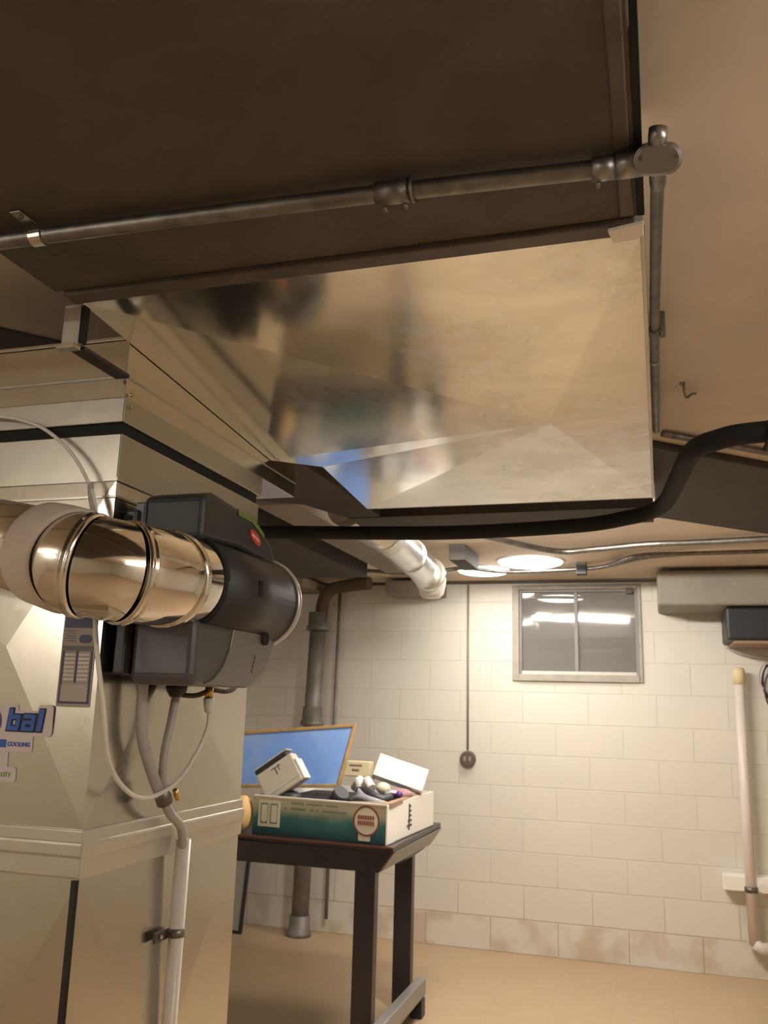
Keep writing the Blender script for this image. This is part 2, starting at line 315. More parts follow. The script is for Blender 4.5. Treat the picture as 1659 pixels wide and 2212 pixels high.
# ------------------------------------------------------------ the two big ducts overhead
ZD = 2.18
dk = thing('brown_duct', 'wide dark brown duct filling the top of the picture', 'duct', (-.48, .2, ZD))
box('duct_body', (-.969, -.006, -1.6, 1.163, ZD, H), 'brown', dk, .002)
box('edge_flange', (-.030, -.012, -1.6, 1.15, ZD - .006, ZD - .0002), 'brown2', dk, .002)
box('black_gap_seal', (-.006, .003, .80, 1.16, ZD - .001, H), 'black', dk)
box('end_cleat', (-.955, -.01, 1.165, 1.200, ZD - .008, ZD + .02), 'brown2', dk, .003)
bm = NB(); add_prism(bm, [(-.048, 1.17), (.001, 1.16), (.001, 1.192), (-.012, 1.202), (-.042, 1.205)], 'z', ZD - .014, ZD - .0085); obj('pale_tab', bm, 'whiteflake', dk, .001)['label'] = 'bright bent tab at the duct corner'

md = thing('metal_duct', 'large shiny galvanised duct with water marks and folded creases underneath', 'duct', (-.48, 2.1, ZD))
def zs(x, y): return ZD - .075 * (y - 1.205)        # the underside runs down towards its far end
bm = NB()
bd = [(-.948, 1.207), (0, 1.207), (0, 1.74), (0, 2.0), (0, 2.47), (-.83, 2.47), (-.83, 2.09), (-.948, 2.02), (-.948, 1.36)]
n_ = len(bd); ctr = bm.verts.new((-.21, 1.845, zs(0, 1.845) - .020)); lo = [bm.verts.new((*p, zs(*p))) for p in bd]; hi = [bm.verts.new((*p, H - .001)) for p in bd]
for i in range(n_):
    j = (i + 1) % n_; bm.faces.new((ctr, lo[i], lo[j])); bm.faces.new((lo[i], hi[i], hi[j], lo[j]))
bm.faces.new(hi); obj('duct_shell', bm, 'galv_stained', md)
ze = zs(0, 2.47)
bm = NB(); add_tube(bm, [(-.80, 2.478, ze + .016), (0, 2.478, ze + .016)], .016, n=16); obj('rolled_end', bm, 'galv_matte', md)
bm = NB(); add_prism(bm, [(1.21, ZD - .003), (1.21, ZD + .012), (2.47, ze + .012), (2.47, ze - .003)], 'x', -.004, .003); obj('side_seam', bm, 'galv_matte', md, .001)
bm = NB(); add_tube(bm, [(-.62, 1.30, zs(0, 1.3) + .001), (-.62, 1.30, zs(0, 1.3) - .0015)], .014, n=20); obj('knockout', bm, 'conduit', md)

# bent strap and angle between brown duct, metal duct and plenum
st = thing('duct_hanger', 'bent tan metal strap hanging between brown duct and furnace plenum', 'bracket', (-.945, 1.2, 2.09))
box('upright', (-.972, -.937, 1.196, 1.204, 2.096, ZD - .009), 'galv_matte', st, .001)
box('black_edge', (-.9365, -.931, 1.196, 1.212, 2.10, ZD - .012), 'black', st, .001)
box('bottom_lip', (-.976, -.938, 1.188, 1.206, 2.088, 2.096), 'steel', st, .001)
box('angle_arm', (-.965, -.935, 1.212, 1.352, 2.092, 2.099), 'darkbox', st, .001)

# ------------------------------------------------------------ furnace
FX, FY, FXL, FYB = -.95, 1.364, -1.62, 1.965
fu = thing('furnace', 'tall galvanised furnace cabinet and plenum with taped seams', 'furnace', ((FX + FXL) / 2, (FY + FYB) / 2, 0))
def crossbreak(name, x0, x1, y0, y1, z0, z1, d, m, fcen=None, scen=None):
    """box whose front and right faces are folded outward to a point, as creased sheet is"""
    bm = NB(); v = {(i, j, k): bm.verts.new(((x0, x1)[i], (y0, y1)[j], (z0, z1)[k])) for i in (0, 1) for j in (0, 1) for k in (0, 1)}
    fc = bm.verts.new(((fcen or ((x0 + x1) / 2, (z0 + z1) / 2))[0], y0 - d, (fcen or (0, (z0 + z1) / 2))[1]))
    q = [v[0, 0, 0], v[1, 0, 0], v[1, 0, 1], v[0, 0, 1]]
    for i in range(4): bm.faces.new((q[i], q[(i + 1) % 4], fc))
    sc = bm.verts.new((x1 + d, (scen or ((y0 + y1) / 2, (z0 + z1) / 2))[0], (scen or (0, (z0 + z1) / 2))[1]))
    q = [v[1, 0, 0], v[1, 1, 0], v[1, 1, 1], v[1, 0, 1]]
    for i in range(4): bm.faces.new((q[i], q[(i + 1) % 4], sc))
    bm.faces.new([v[0, 0, 0], v[0, 0, 1], v[0, 1, 1], v[0, 1, 0]]); bm.faces.new([v[0, 1, 0], v[0, 1, 1], v[1, 1, 1], v[1, 1, 0]])
    bm.faces.new([v[0, 0, 1], v[1, 0, 1], v[1, 1, 1], v[0, 1, 1]]); bm.faces.new([v[0, 0, 0], v[0, 1, 0], v[1, 1, 0], v[1, 0, 0]])
    return obj(name, bm, m, fu)
# lower cabinet, seam band, creased mid panel, upper foil, black gap, plenum collar, plenum
crossbreak('lower_cabinet', FXL, FX, FY + .004, FYB, .02, 1.203, .009, 'furnace', scen=(1.66, .80))
box('corner_slit', (FX - .013, FX - .004, FY - .001, FY + .006, .05, 1.20), 'blackp', fu)
box('base_plinth', (FXL + .01, FX - .01, FY + .02, FYB - .01, 0, .02), 'blackp', fu)
box('seam_band', (FXL - .003, FX + .006, FY - .006, FYB + .004, 1.203, 1.281), 'tape', fu, .003)
box('band_ridge', (FXL - .005, FX + .011, FY - .011, FYB + .006, 1.236, 1.262), 'tape', fu, .005)
crossbreak('creased_panel', FXL, FX, FY, FYB, 1.281, 1.90, .012, 'furnace', fcen=(-1.143, 1.589), scen=(1.60, 1.60))
box('foil_seal', (FXL - .002, FX + .002, FY - .002, FYB, 1.90, 1.988), 'galv_matte', fu, .002)
box('foil_seam', (FXL - .004, FX + .004, FY - .004, FYB, 1.896, 1.902), 'galv_matte', fu)
box('foil_seam', (FXL - .004, FX + .004, FY - .004, FYB, 1.864, 1.868), 'galv_matte', fu)
box('black_gasket', (FXL + .004, FX - .004, FY + .004, FYB - .004, 1.988, 2.010), 'black', fu)
box('plenum_collar', (FXL - .003, FX + .004, FY - .004, FYB + .01, 2.010, 2.060), 'galv_matte', fu, .002)
box('plenum', (FXL, FX, FY, 2.19, 2.060, 2.176), 'galv', fu, .001)
box('plenum_lip', (FXL - .002, FX + .0015, FY - .005, 2.19, 2.098, 2.103), 'galv_matte', fu, .001)
box('top_rail', (FXL, FX - .004, FY - .004, FY + .004, 2.177, 2.184), 'steel', fu, .001)
for z in (2.045, 2.068):
    bm = NB(); add_tube(bm, [(FX + .004, FY + .012, z), (FX + .009, FY + .012, z)], .004, n=10); obj('screw', bm, 'steel', fu)

# dusty instruction label and the printed stickers on the furnace front
lb = thing('furnace_label', 'grey and blue instruction label beside the furnace corner', 'label', (-.993, FY, 1.57))
YL = FY - .0075
def plate(name, x0, x1, z0, z1, m, par, y=0., r=0.003):
    bm = NB(); add_prism(bm, rrect(x0, x1, z0, z1, r, 3), 'y', YL - y, YL - y - .0006); return obj(name, bm, m, par)
plate('label_sheet', -1.027, -.960, 1.485, 1.652, 'label', lb)
plate('heading', -1.024, -.963, 1.624, 1.650, 'labelblue', lb, .0008, .001)
plate('round_mark', -.993, -.968, 1.597, 1.612, 'labelblue', lb, .0008, .007)
plate('band', -1.024, -.963, 1.583, 1.592, 'labelgrey', lb, .0008, .001)
for b in ((-1.024, -1.020, 1.491, 1.583), (-.967, -.963, 1.491, 1.583), (-1.020, -.967, 1.491, 1.4945), (-.9955, -.9925, 1.527, 1.583)): plate('blue_rule', *b, 'labelblue', lb, .0008, .0005)
plate('blank_box', -1.020, -.967, 1.4945, 1.524, 'labelpanel', lb, .0008, .0005)
for i in range(7):
    z = 1.531 + i * .0072
    plate('table_row', -1.018, -.997, z, z + .0042, 'labelline', lb, .0008, .0005); plate('table_row', -.991, -.969, z, z + .0042, 'labelline', lb, .0008, .0005)
for i in range(5): plate('small_print', -1.022, -1.0, 1.600 + i * .0045, 1.6015 + i * .0045, 'labelgrey', lb, .0008, .0004)
# contractor's sticker: visible characters 'bal', 'COOLING' and 'LITY' with part of a globe
sk = thing('logo_sticker', 'blue lettered logo sticker reading bal on furnace front', 'sticker', (-1.08, FY, 1.46))
YS = FY - .0105
def lie(o, fn):
    for v in o.data.vertices: v.co.y = fn(v.co.x, v.co.z) + (v.co.y - YS if o.parent == sk else v.co.y - YL)
def splate(name, poly, m, y, par=sk):
    bm = NB(); add_prism(bm, poly, 'y', YS - y, YS - y - .0005); return obj(name, bm, m, par)
splate('sticker_outline', rrect(-1.150, -1.028, 1.432, 1.476, .008), 'stickw', 0)
splate('sticker_outline', rrect(-1.060, -1.028, 1.440, 1.487, .006), 'stickw', .0001)
splate('sticker_outline', rrect(-1.132, -1.102, 1.440, 1.487, .006), 'stickw', .0001)
splate('sticker_tab', rrect(-1.160, -1.066, 1.404, 1.436, .005), 'stickw', .0002)
splate('sticker_tab', rrect(-1.18, -1.096, 1.352, 1.378, .005), 'stickw', .0002)
splate('sticker_neck', rrect(-1.18, -1.116, 1.37, 1.44, .003), 'stickw', .0001)
splate('globe', [(-1.163 + .027 * math.cos(a * PI / 16), 1.455 + .029 * math.sin(a * PI / 16)) for a in range(32)], 'stickp', .0006)
splate('globe_land', [(-1.160 + .021 * math.cos(a * PI / 16), 1.461 + .017 * math.sin(a * PI / 16)) for a in range(32)], 'stickg', .0011)
def letters(y, grow, m, nm):
    g = grow; L = []
    def sl(p): return [(x + (z - 1.440) * .14, z) for x, z in p]      # slanted block letters
    def R(x0, x1, z0, z1): return sl(rrect(x0 - g, x1 + g, z0 - g, z1 + g, .002, 3))
    x = -1.124
    # b
    for r in ((x, x + .008, 1.441, 1.479), (x, x + .026, 1.441, 1.449), (x + .018, x + .026, 1.441, 1.469), (x, x + .026, 1.461, 1.469)): L.append(R(*r))
    x = -1.093
    # a
    for r in ((x, x + .008, 1.441, 1.459), (x, x + .027, 1.441, 1.448), (x + .019, x + .027, 1.441, 1.470), (x, x + .027, 1.4525, 1.459), (x + .001, x + .027, 1.463, 1.470)): L.append(R(*r))
    x = -1.060
    L.append(R(x, x + .010, 1.441, 1.479))
    bm = NB()
    for i, p in enumerate(L): add_prism(bm, p, 'y', YS - y - i * 2e-5, YS - y - .0005 - i * 2e-5)
    obj(nm, bm, m, sk)
letters(.0012, .0022, 'stickk', 'letter_shadow'); letters(.0022, 0, 'stickb', 'letters')
splate('small_square', rrect(-1.136, -1.122, 1.411, 1.425, .002), 'stickb', .0008)
text_mesh('small_word', 'COOLING', .0105, 'stickt', (-1.119, YS - .0012, 1.414), RX90, sk, bold=.0003)
text_mesh('tab_word', 'LITY', .0115, 'stickg', (-1.128, YS - .0012, 1.361), RX90, sk)

for o in sk.children: lie(o, lambda x, z: FY - .012 * (z - 1.281) / .308 - .0006)
for o in lb.children: lie(o, lambda x, z: FY - .012 + (x + 1.143) * .012 / .193 - .0006)

# ------------------------------------------------------------ humidifier on the furnace side
hu = thing('humidifier', 'charcoal and grey humidifier mounted on the furnace side', 'humidifier', (-.87, 1.6, 1.52))
def shell(name, poly, x0, x1, m, bev=.012):
    bm = NB(); add_prism(bm, poly, 'x', x0, x1); return obj(name, bm, m, hu, bev, seg=3)
shell('back_plate', [(1.385, 1.545), (1.76, 1.545), (1.78, 1.86), (1.70, 1.89), (1.385, 1.845)], FX + .013, FX + .035, 'blackp', .004)
shell('lower_shell', [(1.402, 1.535), (1.42, 1.528), (1.64, 1.530), (1.70, 1.565), (1.745, 1.628), (1.70, 1.645), (1.402, 1.645)], FX + .035, -.785, 'greyp', .014)
bm = NB(); add_prism(bm, [(1.45, 1.532), (1.635, 1.532), (1.70, 1.568), (1.738, 1.625), (1.70, 1.639), (1.545, 1.639), (1.535, 1.60), (1.51, 1.565), (1.48, 1.543)], 'x', -.80, -.7815); obj('silver_panel', bm, 'silverp', hu, .0025, seg=3)
shell('middle_body', [(1.405, 1.640), (1.76, 1.640), (1.76, 1.80), (1.405, 1.80)], FX + .035, -.835, 'charcoal', .006)
shell('upper_cover', [(1.402, 1.79), (1.402, 1.872), (1.44, 1.885), (1.62, 1.872), (1.70, 1.835), (1.745, 1.785), (1.70, 1.79), (1.55, 1.80)], FX + .035, -.785, 'charcoal', .012)
box('hinge_block', (-.955 + .03, -.905, 1.396, 1.404, 1.80, 1.862), 'greyp', hu, .003)
box('black_recess', (-.955 + .018, -.925, 1.378, 1.395, 1.80, 1.835), 'black', hu, .002)
bm = NB(); add_prism(bm, [(1.535, 1.8735), (1.60, 1.8715), (1.66, 1.848), (1.662, 1.838), (1.60, 1.860), (1.538, 1.862)], 'x', -.7855, -.7835); obj('green_stripe', bm, 'green', hu)
bm = NB(); add_prism(bm, [(1.618 + .026 * math.cos(a * PI / 12) , 1.832 + .012 * math.sin(a * PI / 12) - .3 * .026 * math.cos(a * PI / 12)) for a in range(24)], 'x', -.7855, -.7830); bd_ = obj('red_badge', bm, 'red', hu)
bm = NB()
for k in range(6): add_box(bm, -.7832, -.7822, 1.600 + k * .006, 1.604 + k * .006, 1.833 - k * .0016, 1.839 - k * .0016)
obj('badge_lettering', bm, 'pale', bd_)
bm = NB(); add_tube(bm, [(-.835, 1.44, 1.715), (-.835, 1.755, 1.715)], [.090, .094], n=48); obj('barrel', bm, 'charcoal', hu)
bm = NB(); add_tube(bm, [(-.835, 1.755, 1.715), (-.835, 1.758, 1.715), (-.835, 1.768, 1.715), (-.835, 1.771, 1.715)], [.095, .099, .099, .095], n=48); obj('silver_rim', bm, 'rim', hu)
bm = NB(); add_tube(bm, [(-.845, 1.771, 1.71), (-.845, 1.81, 1.71)], [.092, .085], n=40); obj('rear_cap', bm, 'blackp', hu)
box('slot', (-.7475, -.742, 1.565, 1.58, 1.705, 1.735), 'black', hu)
bm = NB(); add_tube(bm, [(-.797, 1.68, 1.632), (-.775, 1.68, 1.632)], .014, n=20); obj('vent_hole', bm, 'black', hu)
bm = NB(); add_tube(bm, [(-.835, 1.425, 1.717), (-.835, 1.445, 1.717)], .090, n=48); obj('black_collar', bm, 'black', hu)
bm = NB()
for k in range(4): add_box(bm, -.7822, -.7808, 1.63 + .004 * k, 1.634 + .004 * k, 1.560 + .009 * k, 1.567 + .009 * k)
obj('brand_mark', bm, 'charcoal', hu)
bm = NB(); add_tube(bm, [(-.905, 1.56, 1.535), (-.905, 1.56, 1.520), (-.905, 1.56, 1.508)], [.022, .020, .012], n=20); obj('drain_nozzle', bm, 'blackp', hu)
tube('brown_supply_line', [(-.90, 1.56, 1.513), (-.88, 1.59, 1.512), (-.87, 1.64, 1.524), (-.87, 1.70, 1.523), (-.88, 1.76, 1.532), (-.90, 1.78, 1.545)], .005, 'lag', hu, n=10, smooth=True)
bf = tube('brass_fitting', [(-.87, 1.628, 1.540), (-.87, 1.628, 1.530), (-.87, 1.628, 1.529), (-.87, 1.628, 1.508)], [.006, .006, .0085, .0085], 'brass', hu, n=6)

# bypass pipe: straight run from the left, taped joint, gored elbow
bp = thing('bypass_pipe', 'shiny round steel pipe elbow joining the humidifier', 'pipe', (-.98, 1.2, 1.72))
rr = .0825
run = [(-1.75, 1.275, 1.86), (-1.108, 1.262, 1.766), (-.94, 1.215, 1.727)]
bm = NB(); add_tube(bm, run, .076, n=48); obj('left_run', bm, 'bright', bp)
knots = [Vector(p) for p in ((-.925, 1.212, 1.722), (-.868, 1.190, 1.708), (-.824, 1.232, 1.702), (-.818, 1.343, 1.709), (-.831, 1.437, 1.717))]
bm = NB(); add_tube(bm, knots, rr, n=64, cap=False); obj('elbow_gores', bm, 'bright', bp)
for i in (1, 2, 3):
    p = knots[i]; t = ((knots[i + 1] - p).normalized() + (p - knots[i - 1]).normalized()).normalized()
    bm = NB(); prof = [(-.009, -.002), (-.0065, .0022), (-.0045, .0025), (-.0018, .0002), (.0018, .0002), (.0045, .0025), (.0065, .0022), (.009, -.002)]
    add_tube(bm, [p + t * s for s, _ in prof], [rr + .0012 + h for _, h in prof], n=64, cap=False); obj('swivel_bead', bm, 'bright', bp, smooth=True)
bm = NB(); j0 = [(-.978, 1.228, 1.737), (-.970, 1.225, 1.735), (-.945, 1.217, 1.729), (-.905, 1.203, 1.718), (-.896, 1.2, 1.715), (-.8955, 1.1998, 1.7149)]
add_tube(bm, j0, [.079, .087, .088, .088, .0842, .0815], n=48, cap=False); obj('taped_joint', bm, 'whitetape', bp)['label'] = 'pale tape wrapped around the joint'

# ------------------------------------------------------------ tubes on the furnace side
FS = -.925
t = thing('supply_tube', 'thin white tube hanging in a loop under the humidifier', 'tube', (FS, 1.44, 1.34))
tube('loop', [(-.965, 1.336, 1.80), (-.935, 1.322, 1.62), (-.90, 1.315, 1.49), (-.90, 1.345, 1.40), (-.90, 1.405, 1.347), (-.895, 1.47, 1.328), (-.885, 1.55, 1.350), (-.88, 1.61, 1.40), (-.872, 1.635, 1.45), (-.87, 1.632, 1.485)], .0042, 'tubew', t, n=12, smooth=True)
tube('connector', [(-.87, 1.628, 1.508), (-.87, 1.629, 1.494), (-.87, 1.63, 1.480)], [.0105, .010, .007], 'tubew', t, n=16)
def wavy(name, pts, r, m, label, cat, **k):
    o = tube(name, pts, r, m, n=14, smooth=True, **k); return tag(o, label, cat)
wavy('thin_wire_tube', [(-1.30, FY - .02, 2.035), (-1.21, FY - .025, 2.032), (-1.12, FY - .03, 2.007), (-1.06, FY - .03, 1.97), (-1.015, FY - .03, 1.925), (-.975, FY - .03, 1.86), (-.962, FY - .03, 1.80)], .0035, 'tubew', 'thin pale tube curving across the furnace top left of corner', 'tube')
wavy('pale_sleeve', [(-.985, FY - .028, 1.885), (-.98, FY - .03, 1.86), (-.962, FY - .035, 1.81), (-.955, FY - .04, 1.79)], .0055, 'tubeg', 'short grey tube beside furnace corner above the shiny pipe', 'tube')
dr = thing('drain_hose', 'grey vinyl drain hose clamped below the humidifier', 'hose', (-.91, 1.54, 1.3))
tube('front_hose', [(-.905, 1.56, 1.510), (-.903, 1.548, 1.47), (-.903, 1.532, 1.41), (-.903, 1.530, 1.37), (-.905, 1.540, 1.325)], .0085, 'tubeg', dr, n=16, smooth=True)
tube('rear_hose', [(-.915, 1.455, 1.535), (-.915, 1.462, 1.45), (-.912, 1.49, 1.39), (-.908, 1.528, 1.335), (-.906, 1.54, 1.320)], .0105, 'tubeg', dr, n=16, smooth=True)
tube('lower_hose', [(-.906, 1.542, 1.322), (-.904, 1.57, 1.290), (-.910, 1.625, 1.260), (-.920, 1.658, 1.215)], .0088, 'tubeg', dr, n=16, smooth=True)
bm = NB(); add_tube(bm, [(-.906, 1.533, 1.338), (-.905, 1.549, 1.312)], .0155, n=20); cl = obj('hose_clamp', bm, 'conduit', dr)
tube('clamp_screw', [(-.889, 1.555, 1.336), (-.889, 1.568, 1.318)], .005, 'brass', cl, n=8)
pv = thing('drain_pipe', 'white plastic drain pipe strapped upright to the furnace side', 'pipe', (-.90, 1.62, 0))
tube('pipe', [(-.922, 1.662, 1.232), (-.924, 1.657, .60), (-.924, 1.652, .002)], .0148, 'pvc', pv, n=24)
tube('strap_ring', [(-.923, 1.661, 1.068), (-.923, 1.661, 1.052)], .0168, 'conduit', pv, n=24)
bm = NB(); add_box(bm, -.938, -.932, 1.600, 1.645, 1.051, 1.069); obj('strap_tail', bm, 'conduit', pv)
tube('screw', [(-.932, 1.615, 1.06), (-.927, 1.615, 1.06)], .004, 'steel', pv, n=8)

# ------------------------------------------------------------ conduit under the brown duct
cn = thing('conduit_run', 'grey steel conduit crossing under the brown duct with couplings', 'conduit', (-.3, .98, 2.15))
zc = ZD - .019
tube('conduit_pipe', [(-1.6, .955, zc), (-.915, .968, zc), (-.556, .980, zc), (-.311, .990, zc - .001), (-.047, 1.006, zc - .001), (-.02, 1.007, zc)], .0118, 'conduit', cn, n=24, smooth=True)
cp = tube('coupling', [(-.335, .989, zc - .001), (-.287, .991, zc - .001)], .0155, 'conduit', cn, n=24)
for x in (-.325, -.297): tube('set_screw', [(x, .998, zc - .012), (x, 1.004, zc - .021)], .0035, 'conduit', cp, n=8)
tube('coupling_rim', [(-.287, .991, zc - .001), (-.283, .991, zc - .001)], .0172, 'conduit', cp, n=24)
cp = tube('coupling', [(-.058, 1.005, zc - .001), (-.030, 1.007, zc - .001)], .0155, 'castmetal', cn, n=24)
tube('set_screw', [(-.052, 1.012, zc - .012), (-.052, 1.018, zc - .021)], .0035, 'conduit', cp, n=8)
tube('connector', [(-.030, 1.007, zc), (.004, 1.008, zc)], .0165, 'castmetal', cn, n=24)
# pulling elbow: body with oval cover, short stub and the run that goes back beside the duct
el = thing('conduit_elbow', 'grey cast conduit elbow with oval cover at duct corner', 'conduit fitting', (.015, .99, 2.14))
bm = NB(); rot = Matrix.Translation((.020, .996, zc - .006)) @ Matrix.Rotation(math.radians(-52), 4, 'X') @ Matrix.Rotation(math.radians(5), 4, 'Z')
def stad(a, r, n=10):
    return [(a + r * math.cos(math.radians(t)), r * math.sin(math.radians(t))) for t in [(-90 + 180 * i / n) for i in range(n + 1)]] + [(-a + r * math.cos(math.radians(t)), r * math.sin(math.radians(t))) for t in [(90 + 180 * i / n) for i in range(n + 1)]]
add_prism(bm, stad(.0105, .0185), 'z', -.008, .022); bmesh.ops.transform(bm, matrix=rot, verts=bm.verts[:]); obj('elbow_body', bm, 'castmetal', el, .003)
bm = NB(); add_prism(bm, stad(.0102, .0165), 'z', -.0125, -.008); bmesh.ops.transform(bm, matrix=rot, verts=bm.verts[:]); cv = obj('oval_cover', bm, 'castmetal', el, .0025)
for sgn in (-1, 1):
    bm = NB(); add_tube(bm, [(sgn * .0205, -.003, -.0145), (sgn * .0205, -.003, -.012)], .0026, n=8)
    bmesh.ops.transform(bm, matrix=rot, verts=bm.verts[:]); obj('cover_screw', bm, 'conduit', cv)
tube('stub', [(.020, .985, zc + .004), (.021, .978, zc + .014), (.022, .976, zc + .022)], .011, 'castmetal', el, n=20)
cb_ = thing('conduit_branch', 'grey conduit running back along the right edge of the shiny duct', 'conduit', (.015, 1.8, 2.3))
tube('conduit_pipe', [(.020, 1.02, zc), (.021, 1.08, 2.175), (.023, 1.16, 2.235), (.023, 1.30, 2.29), (.020, 1.6, 2.325), (.0165, 2.0, 2.345), (.0155, 2.75, 2.365)], .0105, 'conduit', cb_, n=20, smooth=True)
tube('clip', [(.016, 1.92, 2.340), (.016, 1.945, 2.341)], .0135, 'conduit', cb_, n=16); box('clip_foot', (.028, .040, 1.915, 1.95, 2.33, 2.38), 'conduit', cb_, .002)
tube('clip', [(.014, 2.12, 2.348), (.014, 2.13, 2.348)], .0125, 'steel', cb_, n=16)
sb = thing('pipe_strap', 'short bright metal strap holding the conduit at far left', 'strap', (-.85, .97, 2.17))
bm = NB(); R1, R2 = .0125, .0142
for i in range(10):
    a0, a1 = [math.radians(-100 + 200 * k / 10 - 90 + 90) for k in (i, i + 1)]
    pts = []
    for rad in (R1, R2):
        for a in (a0, a1): pts.append((.970 + rad * math.sin(a), zc - rad * math.cos(a)))
    add_prism(bm, [pts[0], pts[1], pts[3], pts[2]], 'x', -.858, -.838)
obj('loop', bm, 'steel', sb)
box('tail', (-.866, -.848, .925, .960, ZD - .004, ZD - .001), 'steel', sb, .0005, mtx=None)
tube('screw', [(-.857, .938, ZD - .004), (-.857, .938, ZD - .007)], .004, 'conduit', sb, n=10)

# hook on the ceiling
hk = thing('ceiling_hook', 'small dark bent hook screwed into the ceiling', 'hook', (.094, 2.42, H))
tube('hook_wire', [(.090, 2.39, H), (.090, 2.39, H - .012), (.093, 2.43, H - .018), (.100, 2.455, H - .018), (.112, 2.435, H - .016), (.122, 2.45, H - .01)], .0035, 'conduit', hk, n=8, smooth=True)
box('hook_plate', (.078, .094, 2.375, 2.395, H - .004, H), 'conduit', hk, .001)

# black insulated line
tag(tube('insulated_line', [(-1.5, 3.05, 2.146), (-1.384, 3.05, 2.145), (-1.0, 3.05, 2.130), (-.659, 3.05, 2.122), (-.251, 3.05, 2.133), (-.08, 3.0, 2.145), (-.012, 2.95, 2.150), (.036, 2.82, 2.152), (.068, 2.53, 2.152), (.098, 2.27, 2.152), (.151, 2.18, 2.152), (.25, 2.135, 2.152), (.60, 2.13, 2.155), (1.2, 2.13, 2.16)], .0255, 'black', n=20, smooth=True),
    'thick black foam covered line below the shiny duct bending up to ceiling', 'pipe')
tag(tube('tie_strap', [(.262, 2.110, 2.17), (.262, 2.105, 2.13), (.250, 2.125, 2.105)], .006, 'blackp', n=8), 'black tie hanging on the insulated line at right edge', 'tie')
# slim pipe on the ceiling in front of the diagonal duct
tag(tube('slim_pipe', [(.035, 2.79, 2.366), (.28, 3.0, 2.366), (.60, 3.27, 2.366)], .011, 'conduit', n=12), 'slim grey pipe along ceiling in front of the dark slanting board', 'pipe')

# dark ducts further back
bm = NB(); add_prism(bm, [(.004, 2.895), (1.4, 4.14), (1.0, 4.9), (.004, 3.98)], 'z', 2.352, H)
tag(obj('ceiling_board', bm, 'darkbox', None, .003), 'dark slanting board on the ceiling behind the bent black line', 'board')
tag(box('cross_duct', (-1.12, -.002, 3.10, 3.36, 2.20, H), 'darkbox', bevel=.003), 'dark duct crossing behind the far end of shiny duct', 'duct')
bm = NB(); add_prism(bm, [(-1.55, 2.25), (-1.0, 2.25), (-.985, 2.62), (-.985, 3.09), (-1.12, 3.09), (-1.2, 2.85), (-1.55, 2.62)], 'z', 2.20, H); tag(obj('angled_duct', bm, 'darkbox', None, .003), 'angled dark duct piece behind the furnace top', 'duct')
bm = NB(); add_prism(bm, [(-2.3, 1.20), (-1.90, 1.20), (-1.395, 1.755), (-1.395, 3.2), (-2.3, 3.2)], 'z', H - .006, H - .001); tag(obj('ceiling_board', bm, 'darkbox', None), 'dark board on the ceiling above the left of the furnace', 'board')
tag(box('left_duct', (-2.05, -1.62, 3.2, 4.86, 2.24, H), 'darkbox', bevel=.003), 'dark duct on the ceiling left of the foil duct', 'duct')
tag(box('taupe_duct', (-1.56, -1.38, 3.2, 5.2, 2.29, H), 'greyduct', bevel=.003), 'taupe duct strip on the ceiling beside the foil duct', 'duct')

# foil duct with its boot in lamplit white
fd = thing('foil_duct', 'wrinkled foil duct ending in a boot coloured white as if lamplit by the far wall', 'duct', (-1.25, 4.3, 2.2))
bm = NB(); add_tube(bm, [(-1.18, 3.25, 2.285), (-1.17, 3.9, 2.265), (-1.19, 4.45, 2.235), (-1.23, 4.82, 2.215)], [.085, .085, .082, .08], n=28, smooth=False); obj('duct_body', bm, 'foil', fd)
bm = NB(); add_tube(bm, [(-1.225, 4.78, 2.218), (-1.238, 4.88, 2.21), (-1.248, 4.93, 2.19), (-1.252, 4.945, 2.15), (-1.252, 4.945, 2.125)], [.083, .086, .08, .070, .05], n=28); obj('boot', bm, 'boot', fd, smooth=True)  # the boot's white colour carries the glare of the lamp beside it
for y in (3.7, 4.2, 4.65): tube('band', [(-1.17 - .02 * (y - 3.7), y, 2.272 - (y - 3.7) * .05), (-1.17 - .02 * (y - 3.7), y + .02, 2.271 - (y - 3.7) * .05)], .088, 'steel', fd, n=28)
tag(box('dark_bracket', (-1.075, -.985, 4.62, 5.0, 2.29, H), 'darkbox', bevel=.004), 'grey box on the ceiling right of the foil duct', 'bracket')
tag(box('grey_register_box', (-1.80, -1.42, 5.80, 6.045, 2.265, H - .022), 'greyduct', bevel=.006), 'grey box high on the far wall behind the boot', 'box')
tag(box('grey_wall_duct', (-2.75, -2.31, 5.55, 6.045, 2.30, H - .022), 'greyduct', bevel=.006), 'grey duct end at ceiling in the far left corner', 'duct')

# cables on the ceiling at the back
tag(tube('ceiling_cable', [(-2.6, 4.70, 2.345), (-2.2, 4.87, 2.345), (-1.6, 5.03, 2.30), (-1.3, 5.08, 2.30), (-1.1, 5.15, 2.33), (-.9, 5.42, 2.345), (-.475, 5.37, 2.345), (-.279, 5.27, 2.345), (-.088, 4.94, 2.345), (.25, 4.90, 2.345), (.9, 4.87, 2.345)], .012, 'conduit', n=10, smooth=True), 'grey cable crossing the ceiling past the round lights', 'cable')
tag(tube('upper_cable', [(-1.0, 3.9, 2.35), (-.8, 4.3, 2.35), (-.521, 4.75, 2.35), (-.3, 4.72, 2.35), (-.036, 4.62, 2.35), (.25, 4.60, 2.35), (.9, 4.50, 2.35)], .016, 'conduit', n=10, smooth=True), 'thicker grey cable on the ceiling above the round lights', 'cable')
tag(tube('wall_cable', [(-.25, 5.3, 2.355), (-.05, 5.05, 2.355), (.2, 4.95, 2.355)], .012, 'conduit', n=10, smooth=True), 'short grey cable on the ceiling above the grey wall duct', 'cable')
tag(box('cable_clip', (-.46, -.40, 5.33, 5.40, 2.31, H), 'blackp', bevel=.003), 'dark cable clip on the ceiling above the window', 'clip')

